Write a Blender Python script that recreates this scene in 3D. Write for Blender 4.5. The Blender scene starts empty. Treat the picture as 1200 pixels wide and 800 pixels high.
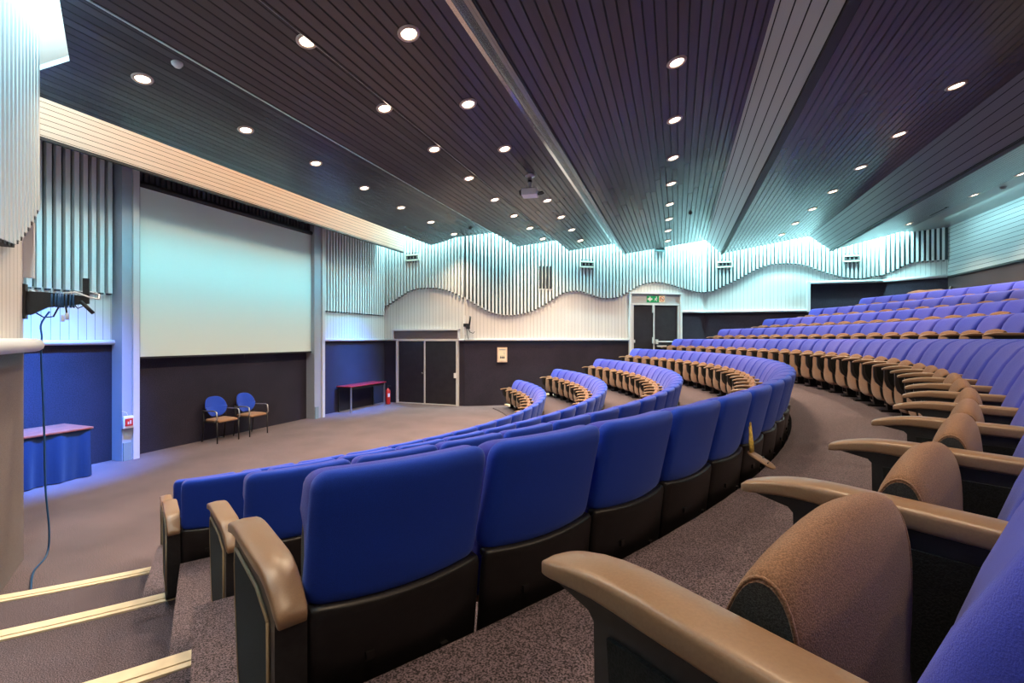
import bpy, bmesh, math, random
from mathutils import Vector, Matrix
random.seed(7)
PI = math.pi
scene = bpy.context.scene
COL = scene.collection

# ------------------------------------------------------------------ camera / measuring
F = 532.0; HOR = 397.0; YAW = math.radians(20.0); H = 2.154
SA, CA = math.sin(YAW), math.cos(YAW)
cam_data = bpy.data.cameras.new('camera'); cam = bpy.data.objects.new('camera', cam_data); COL.objects.link(cam)
cam.location = (0, 0, H); cam.rotation_euler = (PI/2, 0, YAW)
cam_data.sensor_width = 36; cam_data.lens = F/1200*36; cam_data.shift_y = -(400-HOR)/1200
cam_data.clip_start = 0.03; cam_data.clip_end = 100
scene.camera = cam

def ray(px, py):
    u = (px-600)/F; v = (HOR-py)/F
    return (-SA+u*CA, CA+u*SA, v)
def on_z(px, py, z):
    d = ray(px, py); t = (z-H)/d[2]; return Vector((d[0]*t, d[1]*t, z))
def on_x(px, py, x):
    d = ray(px, py); t = x/d[0]; return Vector((x, d[1]*t, H+d[2]*t))
def on_line(px, py, p, q):
    """hit the vertical plane through plan points p, q"""
    d = ray(px, py); ex, ey = q[0]-p[0], q[1]-p[1]
    den = d[0]*ey-d[1]*ex; t = (p[0]*ey-p[1]*ex)/den
    return Vector((d[0]*t, d[1]*t, H+d[2]*t))
def proj(p):
    fw = -p[0]*SA+p[1]*CA; rt = p[0]*CA+p[1]*SA
    return 600+F*rt/fw, HOR-F*(p[2]-H)/fw

# ------------------------------------------------------------------ materials
def new_mat(name):
    m = bpy.data.materials.new(name); m.use_nodes = True
    nt = m.node_tree; b = nt.nodes['Principled BSDF']
    return m, nt, b
def setin(b, **k):
    for n, v in k.items():
        n = n.replace('_', ' ')
        if n in b.inputs: b.inputs[n].default_value = v
def rgba(c): return (c[0], c[1], c[2], 1)
def plain(name, c, rough=.5, metal=0., spec=.5, noise=0., nscale=30., bump=0.):
    m, nt, b = new_mat(name)
    setin(b, Base_Color=rgba(c), Roughness=rough, Metallic=metal)
    b.inputs['Specular IOR Level'].default_value = spec
    if noise or bump:
        tc = nt.nodes.new('ShaderNodeTexCoord'); nz = nt.nodes.new('ShaderNodeTexNoise')
        nz.inputs['Scale'].default_value = nscale; nz.inputs['Detail'].default_value = 4
        nt.links.new(tc.outputs['Object'], nz.inputs['Vector'])
        if noise:
            mx = nt.nodes.new('ShaderNodeMix'); mx.data_type = 'RGBA'
            mx.inputs[6].default_value = rgba([x*(1-noise) for x in c]); mx.inputs[7].default_value = rgba([min(1, x*(1+noise)) for x in c])
            rp = nt.nodes.new('ShaderNodeValToRGB'); rp.color_ramp.elements[0].position = .35; rp.color_ramp.elements[1].position = .65
            nt.links.new(nz.outputs['Fac'], rp.inputs['Fac']); nt.links.new(rp.outputs['Color'], mx.inputs[0])
            nt.links.new(mx.outputs[2], b.inputs['Base Color'])
        if bump:
            bp = nt.nodes.new('ShaderNodeBump'); bp.inputs['Strength'].default_value = bump; bp.inputs['Distance'].default_value = .01
            nt.links.new(nz.outputs['Fac'], bp.inputs['Height']); nt.links.new(bp.outputs['Normal'], b.inputs['Normal'])
    return m
def fabric(name, c, amount=.25, fine=420., sheen=.3, big=0., rough=.9, sheen_tint=None):
    """woven cloth: fine speckle over an optional large cloudy variation"""
    m, nt, b = new_mat(name)
    setin(b, Roughness=rough); b.inputs['Specular IOR Level'].default_value = .2
    b.inputs['Sheen Weight'].default_value = sheen
    b.inputs['Sheen Roughness'].default_value = .45
    if sheen_tint: b.inputs['Sheen Tint'].default_value = rgba(sheen_tint)
    tc = nt.nodes.new('ShaderNodeTexCoord'); nz = nt.nodes.new('ShaderNodeTexNoise')
    nz.inputs['Scale'].default_value = fine; nz.inputs['Detail'].default_value = 2
    nt.links.new(tc.outputs['Object'], nz.inputs['Vector'])
    mx = nt.nodes.new('ShaderNodeMix'); mx.data_type = 'RGBA'
    mx.inputs[6].default_value = rgba([x*(1-amount) for x in c]); mx.inputs[7].default_value = rgba([min(1, x*(1+amount)) for x in c])
    rp = nt.nodes.new('ShaderNodeValToRGB'); rp.color_ramp.elements[0].position = .38; rp.color_ramp.elements[1].position = .62
    nt.links.new(nz.outputs['Fac'], rp.inputs['Fac']); nt.links.new(rp.outputs['Color'], mx.inputs[0])
    out = mx.outputs[2]
    if big:
        n2 = nt.nodes.new('ShaderNodeTexNoise'); n2.inputs['Scale'].default_value = 1.3; n2.inputs['Detail'].default_value = 6
        nt.links.new(tc.outputs['Object'], n2.inputs['Vector'])
        m2 = nt.nodes.new('ShaderNodeMix'); m2.data_type = 'RGBA'; m2.blend_type = 'MULTIPLY'; m2.inputs[0].default_value = 1
        r2 = nt.nodes.new('ShaderNodeValToRGB'); r2.color_ramp.elements[0].position = .3; r2.color_ramp.elements[1].position = .7
        r2.color_ramp.elements[0].color = (1-big, 1-big, 1-big, 1); r2.color_ramp.elements[1].color = (1, 1, 1, 1)
        nt.links.new(n2.outputs['Fac'], r2.inputs['Fac']); nt.links.new(r2.outputs['Color'], m2.inputs[7])
        nt.links.new(out, m2.inputs[6]); out = m2.outputs[2]
    nt.links.new(out, b.inputs['Base Color'])
    bp = nt.nodes.new('ShaderNodeBump'); bp.inputs['Strength'].default_value = .25; bp.inputs['Distance'].default_value = .004
    nt.links.new(nz.outputs['Fac'], bp.inputs['Height']); nt.links.new(bp.outputs['Normal'], b.inputs['Normal'])
    return m
def planks(name, c, gap, pitch, line=.12, rough=.35, axis='X', use_uv=False, vary=.12, spec=.5, metal=0.):
    """boards with open joints; axis = coordinate across the boards"""
    m, nt, b = new_mat(name)
    setin(b, Roughness=rough, Metallic=metal); b.inputs['Specular IOR Level'].default_value = spec
    tc = nt.nodes.new('ShaderNodeTexCoord'); sp = nt.nodes.new('ShaderNodeSeparateXYZ')
    nt.links.new(tc.outputs['UV' if use_uv else 'Object'], sp.inputs[0])
    dv = nt.nodes.new('ShaderNodeMath'); dv.operation = 'DIVIDE'; dv.inputs[1].default_value = pitch
    nt.links.new(sp.outputs[axis], dv.inputs[0])
    fr = nt.nodes.new('ShaderNodeMath'); fr.operation = 'FRACT'; nt.links.new(dv.outputs[0], fr.inputs[0])
    fl = nt.nodes.new('ShaderNodeMath'); fl.operation = 'FLOOR'; nt.links.new(dv.outputs[0], fl.inputs[0])
    lt = nt.nodes.new('ShaderNodeMath'); lt.operation = 'LESS_THAN'; lt.inputs[1].default_value = line; nt.links.new(fr.outputs[0], lt.inputs[0])
    wn = nt.nodes.new('ShaderNodeTexWhiteNoise'); wn.noise_dimensions = '1D'; nt.links.new(fl.outputs[0], wn.inputs['W'])
    m1 = nt.nodes.new('ShaderNodeMix'); m1.data_type = 'RGBA'
    m1.inputs[6].default_value = rgba([x*(1-vary) for x in c]); m1.inputs[7].default_value = rgba([min(1, x*(1+vary)) for x in c])
    nt.links.new(wn.outputs['Value'], m1.inputs[0])
    m2 = nt.nodes.new('ShaderNodeMix'); m2.data_type = 'RGBA'; m2.inputs[7].default_value = rgba(gap)
    nt.links.new(m1.outputs[2], m2.inputs[6]); nt.links.new(lt.outputs[0], m2.inputs[0])
    nt.links.new(m2.outputs[2], b.inputs['Base Color'])
    rr = nt.nodes.new('ShaderNodeMath'); rr.operation = 'MULTIPLY_ADD'; rr.inputs[1].default_value = .5; rr.inputs[2].default_value = rough
    nt.links.new(lt.outputs[0], rr.inputs[0]); nt.links.new(rr.outputs[0], b.inputs['Roughness'])
    bp = nt.nodes.new('ShaderNodeBump'); bp.inputs['Strength'].default_value = .6; bp.inputs['Distance'].default_value = .01; bp.invert = True
    nt.links.new(lt.outputs[0], bp.inputs['Height']); nt.links.new(bp.outputs['Normal'], b.inputs['Normal'])
    return m
def emit(name, c, s):
    m, nt, b = new_mat(name)
    setin(b, Base_Color=rgba(c), Emission_Color=rgba(c), Emission_Strength=s)
    return m

M = {}
M['carpet'] = fabric('carpet_stage', (.15, .11, .122), .7, 150., .2, .35)
M['carpet_tier'] = fabric('carpet_tier', (.115, .086, .102), .9, 190., .2, .25)
M['dado'] = fabric('dado_cloth', (.031, .026, .044), .22, 60., .15, .3)
M['dado_brown'] = fabric('dado_cloth_brown', (.095, .068, .076), .3, 120., .2, .25)
M['plank_wall'] = planks('wall_boards', (.74, .73, .70), (.25, .25, .25), .118, .06, .5, 'X', True, .03)
M['slat'] = plain('slat_paint', (.74, .76, .75), .45)
M['slat_gap'] = plain('slat_shade', (.05, .065, .07), .7)  # dark colour standing in for shade between and inside the slats
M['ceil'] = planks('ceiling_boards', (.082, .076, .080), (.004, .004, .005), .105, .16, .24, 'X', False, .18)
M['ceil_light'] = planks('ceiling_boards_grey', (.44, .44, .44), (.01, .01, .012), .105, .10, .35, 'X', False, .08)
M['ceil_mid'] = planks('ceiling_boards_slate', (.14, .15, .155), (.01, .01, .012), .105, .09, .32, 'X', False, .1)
M['beam'] = planks('ceiling_beam_metal', (.36, .38, .39), (.08, .08, .09), .07, .05, .25, 'X', False, .12, .5, .6)
M['soffit'] = plain('soffit_panel', (.30, .29, .28), .3, .3)
M['edge'] = plain('ceiling_edge_trim', (.6, .62, .62), .4)
M['dark'] = plain('dark_trim', (.02, .02, .024), .5)
M['fascia'] = planks('fascia_boards', (.70, .56, .45), (.05, .03, .02), .078, .10, .4, 'Z', False, .05)
M['back_planks'] = planks('back_wall_boards', (.62, .66, .66), (.05, .06, .07), .115, .09, .4, 'Z', False, .06)
M['white_paint'] = plain('white_paint', (.82, .82, .8), .6)
M['rail'] = plain('painted_rail', (.74, .75, .76), .35)
M['post'] = plain('column_paint', (.36, .40, .46), .4)
M['post_light'] = plain('column_paint_light', (.62, .62, .62), .4)
M['post_green'] = plain('column_paint_green', (.22, .30, .32), .5)
M['screen'] = plain('screen_cloth', (.76, .86, .80), .75)
M['black'] = plain('black_plastic', (.014, .014, .016), .45, noise=.2, nscale=60)
M['shell'] = plain('seat_shell_plastic', (.007, .006, .007), .42, noise=.2, nscale=40)
M['blue'] = fabric('seat_blue_cloth', (.036, .062, .50), .12, 700., .32, 0, .85, (.55, .6, 1))
nt = M['blue'].node_tree; oi = nt.nodes.new('ShaderNodeObjectInfo'); bs = nt.nodes['Principled BSDF']
lk = bs.inputs['Base Color'].links[0]; src = lk.from_socket
mxv = nt.nodes.new('ShaderNodeMix'); mxv.data_type = 'RGBA'; mxv.inputs[7].default_value = (.095, .095, .56, 1)
sc_ = nt.nodes.new('ShaderNodeMath'); sc_.operation = 'MULTIPLY'; sc_.inputs[1].default_value = .55
nt.links.new(oi.outputs['Random'], sc_.inputs[0]); nt.links.new(sc_.outputs[0], mxv.inputs[0]); nt.links.new(src, mxv.inputs[6]); nt.links.new(mxv.outputs[2], bs.inputs['Base Color'])
M['blue_rear'] = fabric('seat_blue_rear_cloth', (.014, .062, .53), .12, 700., .32, 0, .85, (.5, .6, 1))
M['brown'] = fabric('seat_brown_cloth', (.235, .130, .078), .34, 620., .15)
M['cap'] = fabric('seat_side_cloth', (.045, .044, .042), .35, 620., .1)
M['pad'] = plain('arm_pad_leatherette', (.26, .160, .095), .34, noise=.05, nscale=300, bump=.03)
M['insert'] = fabric('panel_cloth', (.013, .014, .014), .3, 380., .05)
M['piping'] = plain('panel_piping', (.34, .25, .15), .5)
M['nosing'] = plain('step_nosing', (.86, .72, .50), .5, noise=.06, nscale=12)
M['door'] = plain('door_leaf', (.020, .016, .018), .45, noise=.2, nscale=6)
M['door_frame'] = plain('door_frame', (.60, .60, .60), .4)
M['metal'] = plain('brushed_metal', (.55, .55, .56), .3, .8)
M['chrome'] = plain('chrome', (.7, .7, .72), .15, 1)
M['lamp'] = emit('lamp_glow', (1, .80, .58), 14)
M['tube'] = emit('tube_glow', (.62, .9, 1), 8)
M['ring'] = plain('lamp_ring', (.62, .5, .42), .35)
M['chair_blue'] = fabric('chair_blue_cloth', (.02, .07, .52), .1, 500., .3)
M['chair_seat'] = fabric('chair_seat_cloth', (.30, .17, .10), .2, 300., .2)
M['red_top'] = plain('red_table_top', (.32, .02, .025), .35, noise=.15, nscale=8)
M['red'] = plain('red_paint', (.62, .03, .02), .3)
M['wood'] = plain('brown_table_top', (.36, .09, .05), .4, noise=.2, nscale=9)
M['drape'] = fabric('drape_cloth', (.012, .03, .085), .15, 200., .3)
M['cream'] = plain('cream_plastic', (.72, .70, .55), .5)
M['notice'] = plain('notice_panel', (.72, .55, .42), .5)
M['green'] = plain('sign_green', (.01, .34, .12), .4)
M['sign_white'] = plain('sign_white', (.85, .88, .85), .4)
M['sign_red'] = plain('sign_red', (.65, .1, .04), .4)
M['sign_cream'] = plain('sign_cream', (.8, .72, .5), .4)
M['white'] = plain('white_plastic', (.8, .8, .8), .35)
M['cable_blue'] = plain('cable_blue', (.015, .07, .17), .4)
M['foam'] = plain('torn_foam', (.75, .55, .12), .9, noise=.3, nscale=60)
M['header'] = plain('door_header', (.42, .44, .45), .5)

# ------------------------------------------------------------------ mesh builder
class MB:
    def __init__(self): self.v = []; self.f = []; self.mi = []; self.sm = []; self.uv = []
    def add(self, vs, fs, mi=0, smooth=False, mat=None, uvs=None):
        o = len(self.v)
        for p in vs:
            p = Vector(p); self.v.append(tuple(mat @ p if mat else p))
        for i, f in enumerate(fs):
            self.f.append([o+k for k in f]); self.mi.append(mi if isinstance(mi, int) else mi[i]); self.sm.append(smooth)
            self.uv.append(uvs[i] if uvs else None)
        return self
    def box(self, c, s, mat=None, mi=0, rz=0):
        hx, hy, hz = s[0]/2, s[1]/2, s[2]/2
        vs = [(x, y, z) for x in (-hx, hx) for y in (-hy, hy) for z in (-hz, hz)]
        T = Matrix.Translation(c) @ Matrix.Rotation(rz, 4, 'Z')
        if mat: T = mat @ T
        return self.add(vs, [(0, 1, 3, 2), (4, 6, 7, 5), (0, 4, 5, 1), (2, 3, 7, 6), (0, 2, 6, 4), (1, 5, 7, 3)], mi, False, T)
    def rbox(self, c, s, r, mat=None, mi=0, seg=3, div=(4, 2, 4), deform=None, mfun=None):
        """rounded box, optional deform(x,y,z) in box-centred coordinates"""
        h = [x/2 for x in s]
        if not hasattr(r, '__len__'): r = (r, r, r)
        r = [min(r[k], h[k]*.999) for k in range(3)]
        ax = []
        for k in range(3):
            a = [-h[k]+r[k]*(1-math.cos(PI/2*j/seg)) for j in range(seg)]
            n = div[k]; mid = [-h[k]+r[k]+(2*(h[k]-r[k]))*j/n for j in range(n+1)]
            ax.append(a+mid+[-x for x in reversed(a)])
        idx = {}; vs = []; fs = []; mis = []
        def vert(p):
            key = tuple(round(q, 6) for q in p)
            if key in idx: return idx[key]
            inner = [max(-h[k]+r[k], min(h[k]-r[k], p[k])) for k in range(3)]
            d = [(p[k]-inner[k])/r[k] if r[k] else 0 for k in range(3)]
            L = math.sqrt(sum(q*q for q in d)) or 1
            m = max(abs(q) for q in d)
            q = [inner[k]+(d[k]/L*r[k]*m if m > 1e-9 else 0) for k in range(3)]
            if deform: q = deform(*q)
            idx[key] = len(vs); vs.append((q[0]+c[0], q[1]+c[1], q[2]+c[2])); return idx[key]
        for k in range(3):
            a, b = (k+1) % 3, (k+2) % 3
            for sg in (-1, 1):
                for i in range(len(ax[a])-1):
                    for j in range(len(ax[b])-1):
                        q = []
                        for (ii, jj) in ((i, j), (i+1, j), (i+1, j+1), (i, j+1)):
                            p = [0, 0, 0]; p[k] = sg*h[k]; p[a] = ax[a][ii]; p[b] = ax[b][jj]; q.append(vert(p))
                        if sg < 0: q.reverse()
                        fs.append(q); mis.append(mfun(k, sg) if mfun else mi)
        return self.add(vs, fs, mis, True, mat)
    def prism(self, poly, a, b, axis=0, mi=0, mat=None, smooth=False):
        """extrude 2-D polygon along an axis from a to b (poly gives the other two coords in order)"""
        n = len(poly)
        def P(q, t):
            if axis == 0: return (t, q[0], q[1])
            if axis == 1: return (q[0], t, q[1])
            return (q[0], q[1], t)
        vs = [P(q, a) for q in poly]+[P(q, b) for q in poly]
        fs = [list(range(n))[::-1], list(range(n, 2*n))]+[(i, (i+1) % n, n+(i+1) % n, n+i) for i in range(n)]
        return self.add(vs, fs, mi, smooth, mat)
    def tube(self, pts, r, n=8, mi=0, mat=None, cap=True):
        pts = [Vector(p) for p in pts]; rings = []; up = None
        for i, p in enumerate(pts):
            t = (pts[min(i+1, len(pts)-1)]-pts[max(i-1, 0)]).normalized()
            if up is None:
                up = t.cross(Vector((0, 0, 1)) if abs(t.z) < .9 else Vector((1, 0, 0))).normalized()
            up = (up-t*up.dot(t)).normalized(); w = t.cross(up)
            rr = r[i] if hasattr(r, '__len__') else r
            rings.append([p+up*(math.cos(2*PI*k/n)*rr)+w*(math.sin(2*PI*k/n)*rr) for k in range(n)])
        vs = [q for ring in rings for q in ring]; fs = []
        for i in range(len(pts)-1):
            for k in range(n):
                fs.append((i*n+k, i*n+(k+1) % n, (i+1)*n+(k+1) % n, (i+1)*n+k))
        if cap: fs.append(list(range(n))[::-1]); fs.append([(len(pts)-1)*n+k for k in range(n)])
        return self.add(vs, fs, mi, True, mat)
    def lathe(self, prof, n=20, mi=0, mat=None):
        vs = []; fs = []
        for (r, z) in prof:
            for k in range(n): vs.append((r*math.cos(2*PI*k/n), r*math.sin(2*PI*k/n), z))
        for i in range(len(prof)-1):
            for k in range(n): fs.append((i*n+k, i*n+(k+1) % n, (i+1)*n+(k+1) % n, (i+1)*n+k))
        return self.add(vs, fs, mi, True, mat)
    def build(self, name, mats, parent=None, loc=None, rz=0):
        me = bpy.data.meshes.new(name); me.from_pydata(self.v, [], self.f)
        for m in (mats if isinstance(mats, (list, tuple)) else [mats]): me.materials.append(m)
        for p, mi, s in zip(me.polygons, self.mi, self.sm): p.material_index = mi; p.use_smooth = s
        if any(u is not None for u in self.uv):
            ul = me.uv_layers.new(name='UVMap')
            for p, u in zip(me.polygons, self.uv):
                if u:
                    for li, c in zip(p.loop_indices, u): ul.data[li].uv = c
        me.validate(); bm = bmesh.new(); bm.from_mesh(me); bmesh.ops.recalc_face_normals(bm, faces=bm.faces); bm.to_mesh(me); bm.free()
        o = bpy.data.objects.new(name, me); COL.objects.link(o)
        if parent: o.parent = parent
        if loc is not None: o.location = loc
        if rz: o.rotation_euler = (0, 0, rz)
        return o
def thing(name, label, cat, loc=(0, 0, 0), rz=0, group=None, rot=None):
    o = bpy.data.objects.new(name, None); COL.objects.link(o); o.empty_display_size = .1
    o.location = loc; o.rotation_euler = rot if rot else (0, 0, rz)
    o['label'] = label; o['category'] = cat
    if group: o['group'] = group
    return o
def tag(o, label, cat, group=None):
    o['label'] = label; o['category'] = cat
    if group: o['group'] = group
    return o
def struct(o): o['kind'] = 'structure'; return o
ONES = ['', 'first', 'second', 'third', 'fourth', 'fifth', 'sixth', 'seventh', 'eighth', 'ninth', 'tenth', 'eleventh', 'twelfth', 'thirteenth',
        'fourteenth', 'fifteenth', 'sixteenth', 'seventeenth', 'eighteenth', 'nineteenth', 'twentieth']
def ordn(n):
    if n <= 20: return ONES[n]
    return {2: 'twenty-', 3: 'thirty-'}[n//10]+ONES[n % 10] if n % 10 else {3: 'thirtieth'}[n//10]

# ------------------------------------------------------------------ room plan
XS = -9.45                                   # stage wall
KF = (-6.4, 13.15); KN = (-6.01, 2.54)
FARPTS = [(XS, 13.15), KF, (0.9, 17.36), (6.27, 18.0), (7.6, 17.2)]
NEARPTS = [(XS, 2.54), KN, (0.9, -2.02), (6.27, -2.6), (7.6, -1.8)]
ZTOP = 6.35; RAIL = H-.03
def segs(pts): return list(zip(pts[:-1], pts[1:]))
def far_y(x, off=0.):
    best = 1e9
    for p, q in segs(FARPTS)[:3]:
        dx, dy = q[0]-p[0], q[1]-p[1]; L = math.hypot(dx, dy)
        y = p[1]+(x-p[0])*dy/dx-off*L/abs(dx)
        lo = p[0] if p[0] > XS else -99
        if lo-1e-6 <= x <= q[0]+1e-6 or (q[0] > 6 and x > q[0]): best = y
    return best
def near_y(x, off=0.): return 15.6-far_y(x, off)

def wall_quad(mb, p, q, z0, z1, s0, mi=0):
    L = math.hypot(q[0]-p[0], q[1]-p[1])
    mb.add([(p[0], p[1], z0), (q[0], q[1], z0), (q[0], q[1], z1), (p[0], p[1], z1)], [(0, 1, 2, 3)], mi,
           uvs=[[(s0, z0), (s0+L, z0), (s0+L, z1), (s0, z1)]])
    return s0+L
Z2 = H+.95; Z3 = H+1.88
p_d2l = on_line(740, 400, KF, FARPTS[2]); p_d2r = on_line(794, 400, KF, FARPTS[2])
p_step = on_line(947, 350, FARPTS[2], FARPTS[3])
# far side wall: cloth dado below, boarded panel above, split where the rail steps up
d = MB(); u = MB(); s = 0
pieces = [(FARPTS[0], KF, RAIL), (KF, (p_d2r.x, p_d2r.y), RAIL), ((p_d2r.x, p_d2r.y), FARPTS[2], Z2), (FARPTS[2], (p_step.x, p_step.y), Z2),
          ((p_step.x, p_step.y), FARPTS[3], Z3), (FARPTS[3], FARPTS[4], Z3)]
for p, q, zr in pieces:
    wall_quad(d, p, q, 0, zr, s); s = wall_quad(u, p, q, zr, ZTOP, s)
struct(d.build('wall_right_dado', M['dado'])); struct(u.build('wall_right', M['plank_wall']))
d = MB(); u = MB(); s = 0
for p, q in segs(NEARPTS):
    wall_quad(d, p, q, 0, RAIL if p[0] < .5 else Z3, s, 0 if p[0] < -9 else 1); s = wall_quad(u, p, q, RAIL if p[0] < .5 else Z3, ZTOP, s)
struct(d.build('wall_left_dado', [M['dado'], M['dado_brown']])); struct(u.build('wall_left', M['plank_wall']))
d = MB(); wall_quad(d, (XS, 2.54), (XS, 13.15), 0, RAIL, 0); struct(d.build('wall_front_dado', M['dado']))
d = MB(); wall_quad(d, (XS, 2.54), (XS, 13.15), RAIL, ZTOP, 0); struct(d.build('wall_front', M['plank_wall']))
XB = 7.6
zb0, zb1 = 4.0, 4.06
d = MB(); wall_quad(d, (XB, -1.8), (XB, 17.2), 0, zb0, 0); struct(d.build('wall_back_dado', fabric('dado_cloth_rear', (.065, .050, .062), .3, 120., .2, .25)))
d = MB(); wall_quad(d, (XB, -1.8), (XB, 17.2), zb0, ZTOP, 0); struct(d.build('wall_back', M['back_planks']))
t = MB().box((XB-.02, 7.7, zb0), (.05, 19, .05)); struct(t.build('trim_20', M['dark']))
# slab above the ceiling and stage floor
struct(MB().box((-1, 7.8, ZTOP+.05), (19, 22, .1)).build('ceiling_slab', M['white_paint']))
fl = MB(); fl.add([(XS, -2.7, 0), (XB, -2.7, 0), (XB, 18.1, 0), (XS, 18.1, 0)], [(0, 1, 2, 3)]); struct(fl.build('floor', M['carpet']))

# ------------------------------------------------------------------ slats with the wavy lower edge
WAVE = [(455, 358), (461, 354), (472, 346.5), (480, 341.5), (490, 338), (502, 337.3), (513, 337.5), (525, 340), (535, 344), (541, 347.5), (550, 352.5), (560, 358.5),
        (570, 364), (580, 367.5), (590, 369.3), (600, 369.5), (610, 368), (618, 366), (628, 362), (640, 355.5), (650, 348.5), (660, 343), (670, 340.7),
        (678, 340.7), (685, 342.5), (695, 346.5), (705, 349.3), (712, 349.5), (722, 348.5), (732, 344), (745, 336), (755, 332), (765, 330.5), (775, 331),
        (785, 333.5), (795, 336.5), (805, 339.5), (815, 342), (825, 342.5), (835, 341), (850, 334), (865, 327), (875, 321.5), (885, 316), (895, 312),
        (905, 309.5), (915, 308.8), (925, 308.8), (935, 309.5), (945, 311.5), (955, 315.5), (965, 319), (975, 322), (985, 324.5), (1000, 326.5),
        (1012, 326), (1024, 323.5), (1034, 322.5), (1048, 317.5), (1060, 311), (1072, 307), (1085, 306), (1110, 305)]
def interp(tab, x):
    for (a, ya), (b, yb) in zip(tab[:-1], tab[1:]):
        if x <= b: return ya+(yb-ya)*max(0, min(1, (x-a)/(b-a)))
    return tab[-1][1]
PITCH = .118
vent_spots = [(485.5, 301.5), (686.5, 309.5), (848, 309.5), (996, 302.5)]
def slat(mb, x, y, ang, z0, z1, w=.058, dp=.085, off=.055):
    # ang: wall direction; the slat stands off the wall on its room side
    T = Matrix.Translation((x, y, 0)) @ Matrix.Rotation(ang, 4, 'Z')
    mb.box((0, -off, (z0+z1)/2), (w, dp, z1-z0), T)
    mb.box((0, -off, z0-.012), (w*.8, dp*.8, .03), T, 1)          # dark block for the shade inside the open end
    mb.box((PITCH/2, -.006, (z0+z1)/2+.02), (PITCH-w, .008, z1-z0), T, 1)  # dark strip painted as the shade in the gap
sl = MB(); wave_world = []
acc = PITCH/2
for i, (p, q) in enumerate(segs(FARPTS)):
    L = math.hypot(q[0]-p[0], q[1]-p[1]); a = math.atan2(q[1]-p[1], q[0]-p[0])
    pos = acc
    while pos < L:
        x = p[0]+math.cos(a)*pos; y = p[1]+math.sin(a)*pos
        X, _ = proj((x, y, H)); py = interp(WAVE, X)
        fw = -x*SA+y*CA; z = H+(HOR-py)/F*fw
        slat(sl, x, y, a, z, ZTOP-.05); wave_world.append((x, z)); pos += PITCH
    acc = pos-L
struct(sl.build('wall_right_slats', [M['slat'], M['slat_gap']]))
# near wall: mirrored wave, visible only at its stage end
NEARWAVE = [(-120, 225), (-70, 240), (-30, 258), (0, 277), (17, 284), (27, 275), (35, 263), (42, 250), (48, 238)]
sl = MB(); acc = .02
for i, (p, q) in enumerate(segs(NEARPTS)):
    L = math.hypot(q[0]-p[0], q[1]-p[1]); a = math.atan2(q[1]-p[1], q[0]-p[0])
    pos = acc
    while pos < L:
        x = p[0]+math.cos(a)*pos; y = p[1]+math.sin(a)*pos
        X, _ = proj((x+math.sin(a)*-.1, y+math.cos(a)*.1, H)) if i == 1 else (0, 0)
        if i == 1 and pos < 2.2 and X > -120: z = H+(HOR-interp(NEARWAVE, X))/F*(-x*SA+y*CA)
        else: z = min(wave_world, key=lambda w: abs(w[0]-x))[1]
        sg = slat(sl, x, y, a+PI, z, ZTOP-.05, .078 if i == 1 else .058, .10); pos += PITCH
    acc = pos-L
struct(sl.build('wall_left_slats', [M['slat'], M['slat_gap']]))
sl = MB(); y = 2.6
while y < 13.1:
    if not (5.2 < y < 10.05): slat(sl, XS, y, PI/2, H+.8, H+3.12, .064)
    else: slat(sl, XS, y, PI/2, H+2.80, H+3.12, .06, .06, .03)
    y += PITCH
struct(sl.build('wall_front_slats', [M['slat'], M['slat_gap']]))
# dark slatted strip above the projection screen
sl = MB(); y = 5.42
while y < 9.86:
    sl.box((XS+.115, y, H+2.98), (.05, .05, .22)); y += .1
sl.box((XS+.085, 7.63, H+2.98), (.02, 4.5, .26))
struct(sl.build('trim_21', plain('valance_dark', (.055, .055, .065), .5)))

# ------------------------------------------------------------------ ceiling: sawtooth of boarded panels
GAP = .55
FAR_EDGE = [(x, far_y(x, GAP)) for x in (-9, -6.6)]
Ppx = [(505, 287.4), (579, 273), (606.6, 289), (651.5, 282), (666.7, 294), (719, 285.7), (732.5, 297.5), (827, 282), (845.6, 297.5),
       (948.5, 277), (974, 293.5), (1056, 272)]
prof = []
for (px, py) in Ppx:
    lo, hi = -9.4, 7.6
    dx = ray(px, py)
    for _ in range(60):                       # where the view ray meets the ceiling's far edge
        mid = (lo+hi)/2; t = mid/dx[0] if abs(dx[0]) > 1e-6 else None
        X, _y = proj((mid, far_y(mid, GAP), H))
        if X < px: lo = mid
        else: hi = mid
    x = (lo+hi)/2; y = far_y(x, GAP); fw = -x*SA+y*CA
    prof.append((x, H+(HOR-py)/F*fw))
prof.append((XB+.02, prof[-1][1]+.0))
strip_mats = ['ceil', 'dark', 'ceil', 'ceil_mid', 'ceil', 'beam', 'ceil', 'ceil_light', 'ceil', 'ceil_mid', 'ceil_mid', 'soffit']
def ceil_z(x):
    for (a, za), (b, zb) in zip(prof[:-1], prof[1:]):
        if a <= x <= b: return za+(zb-za)*(x-a)/(b-a)
    return prof[-1][1]
TH = .06
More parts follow.
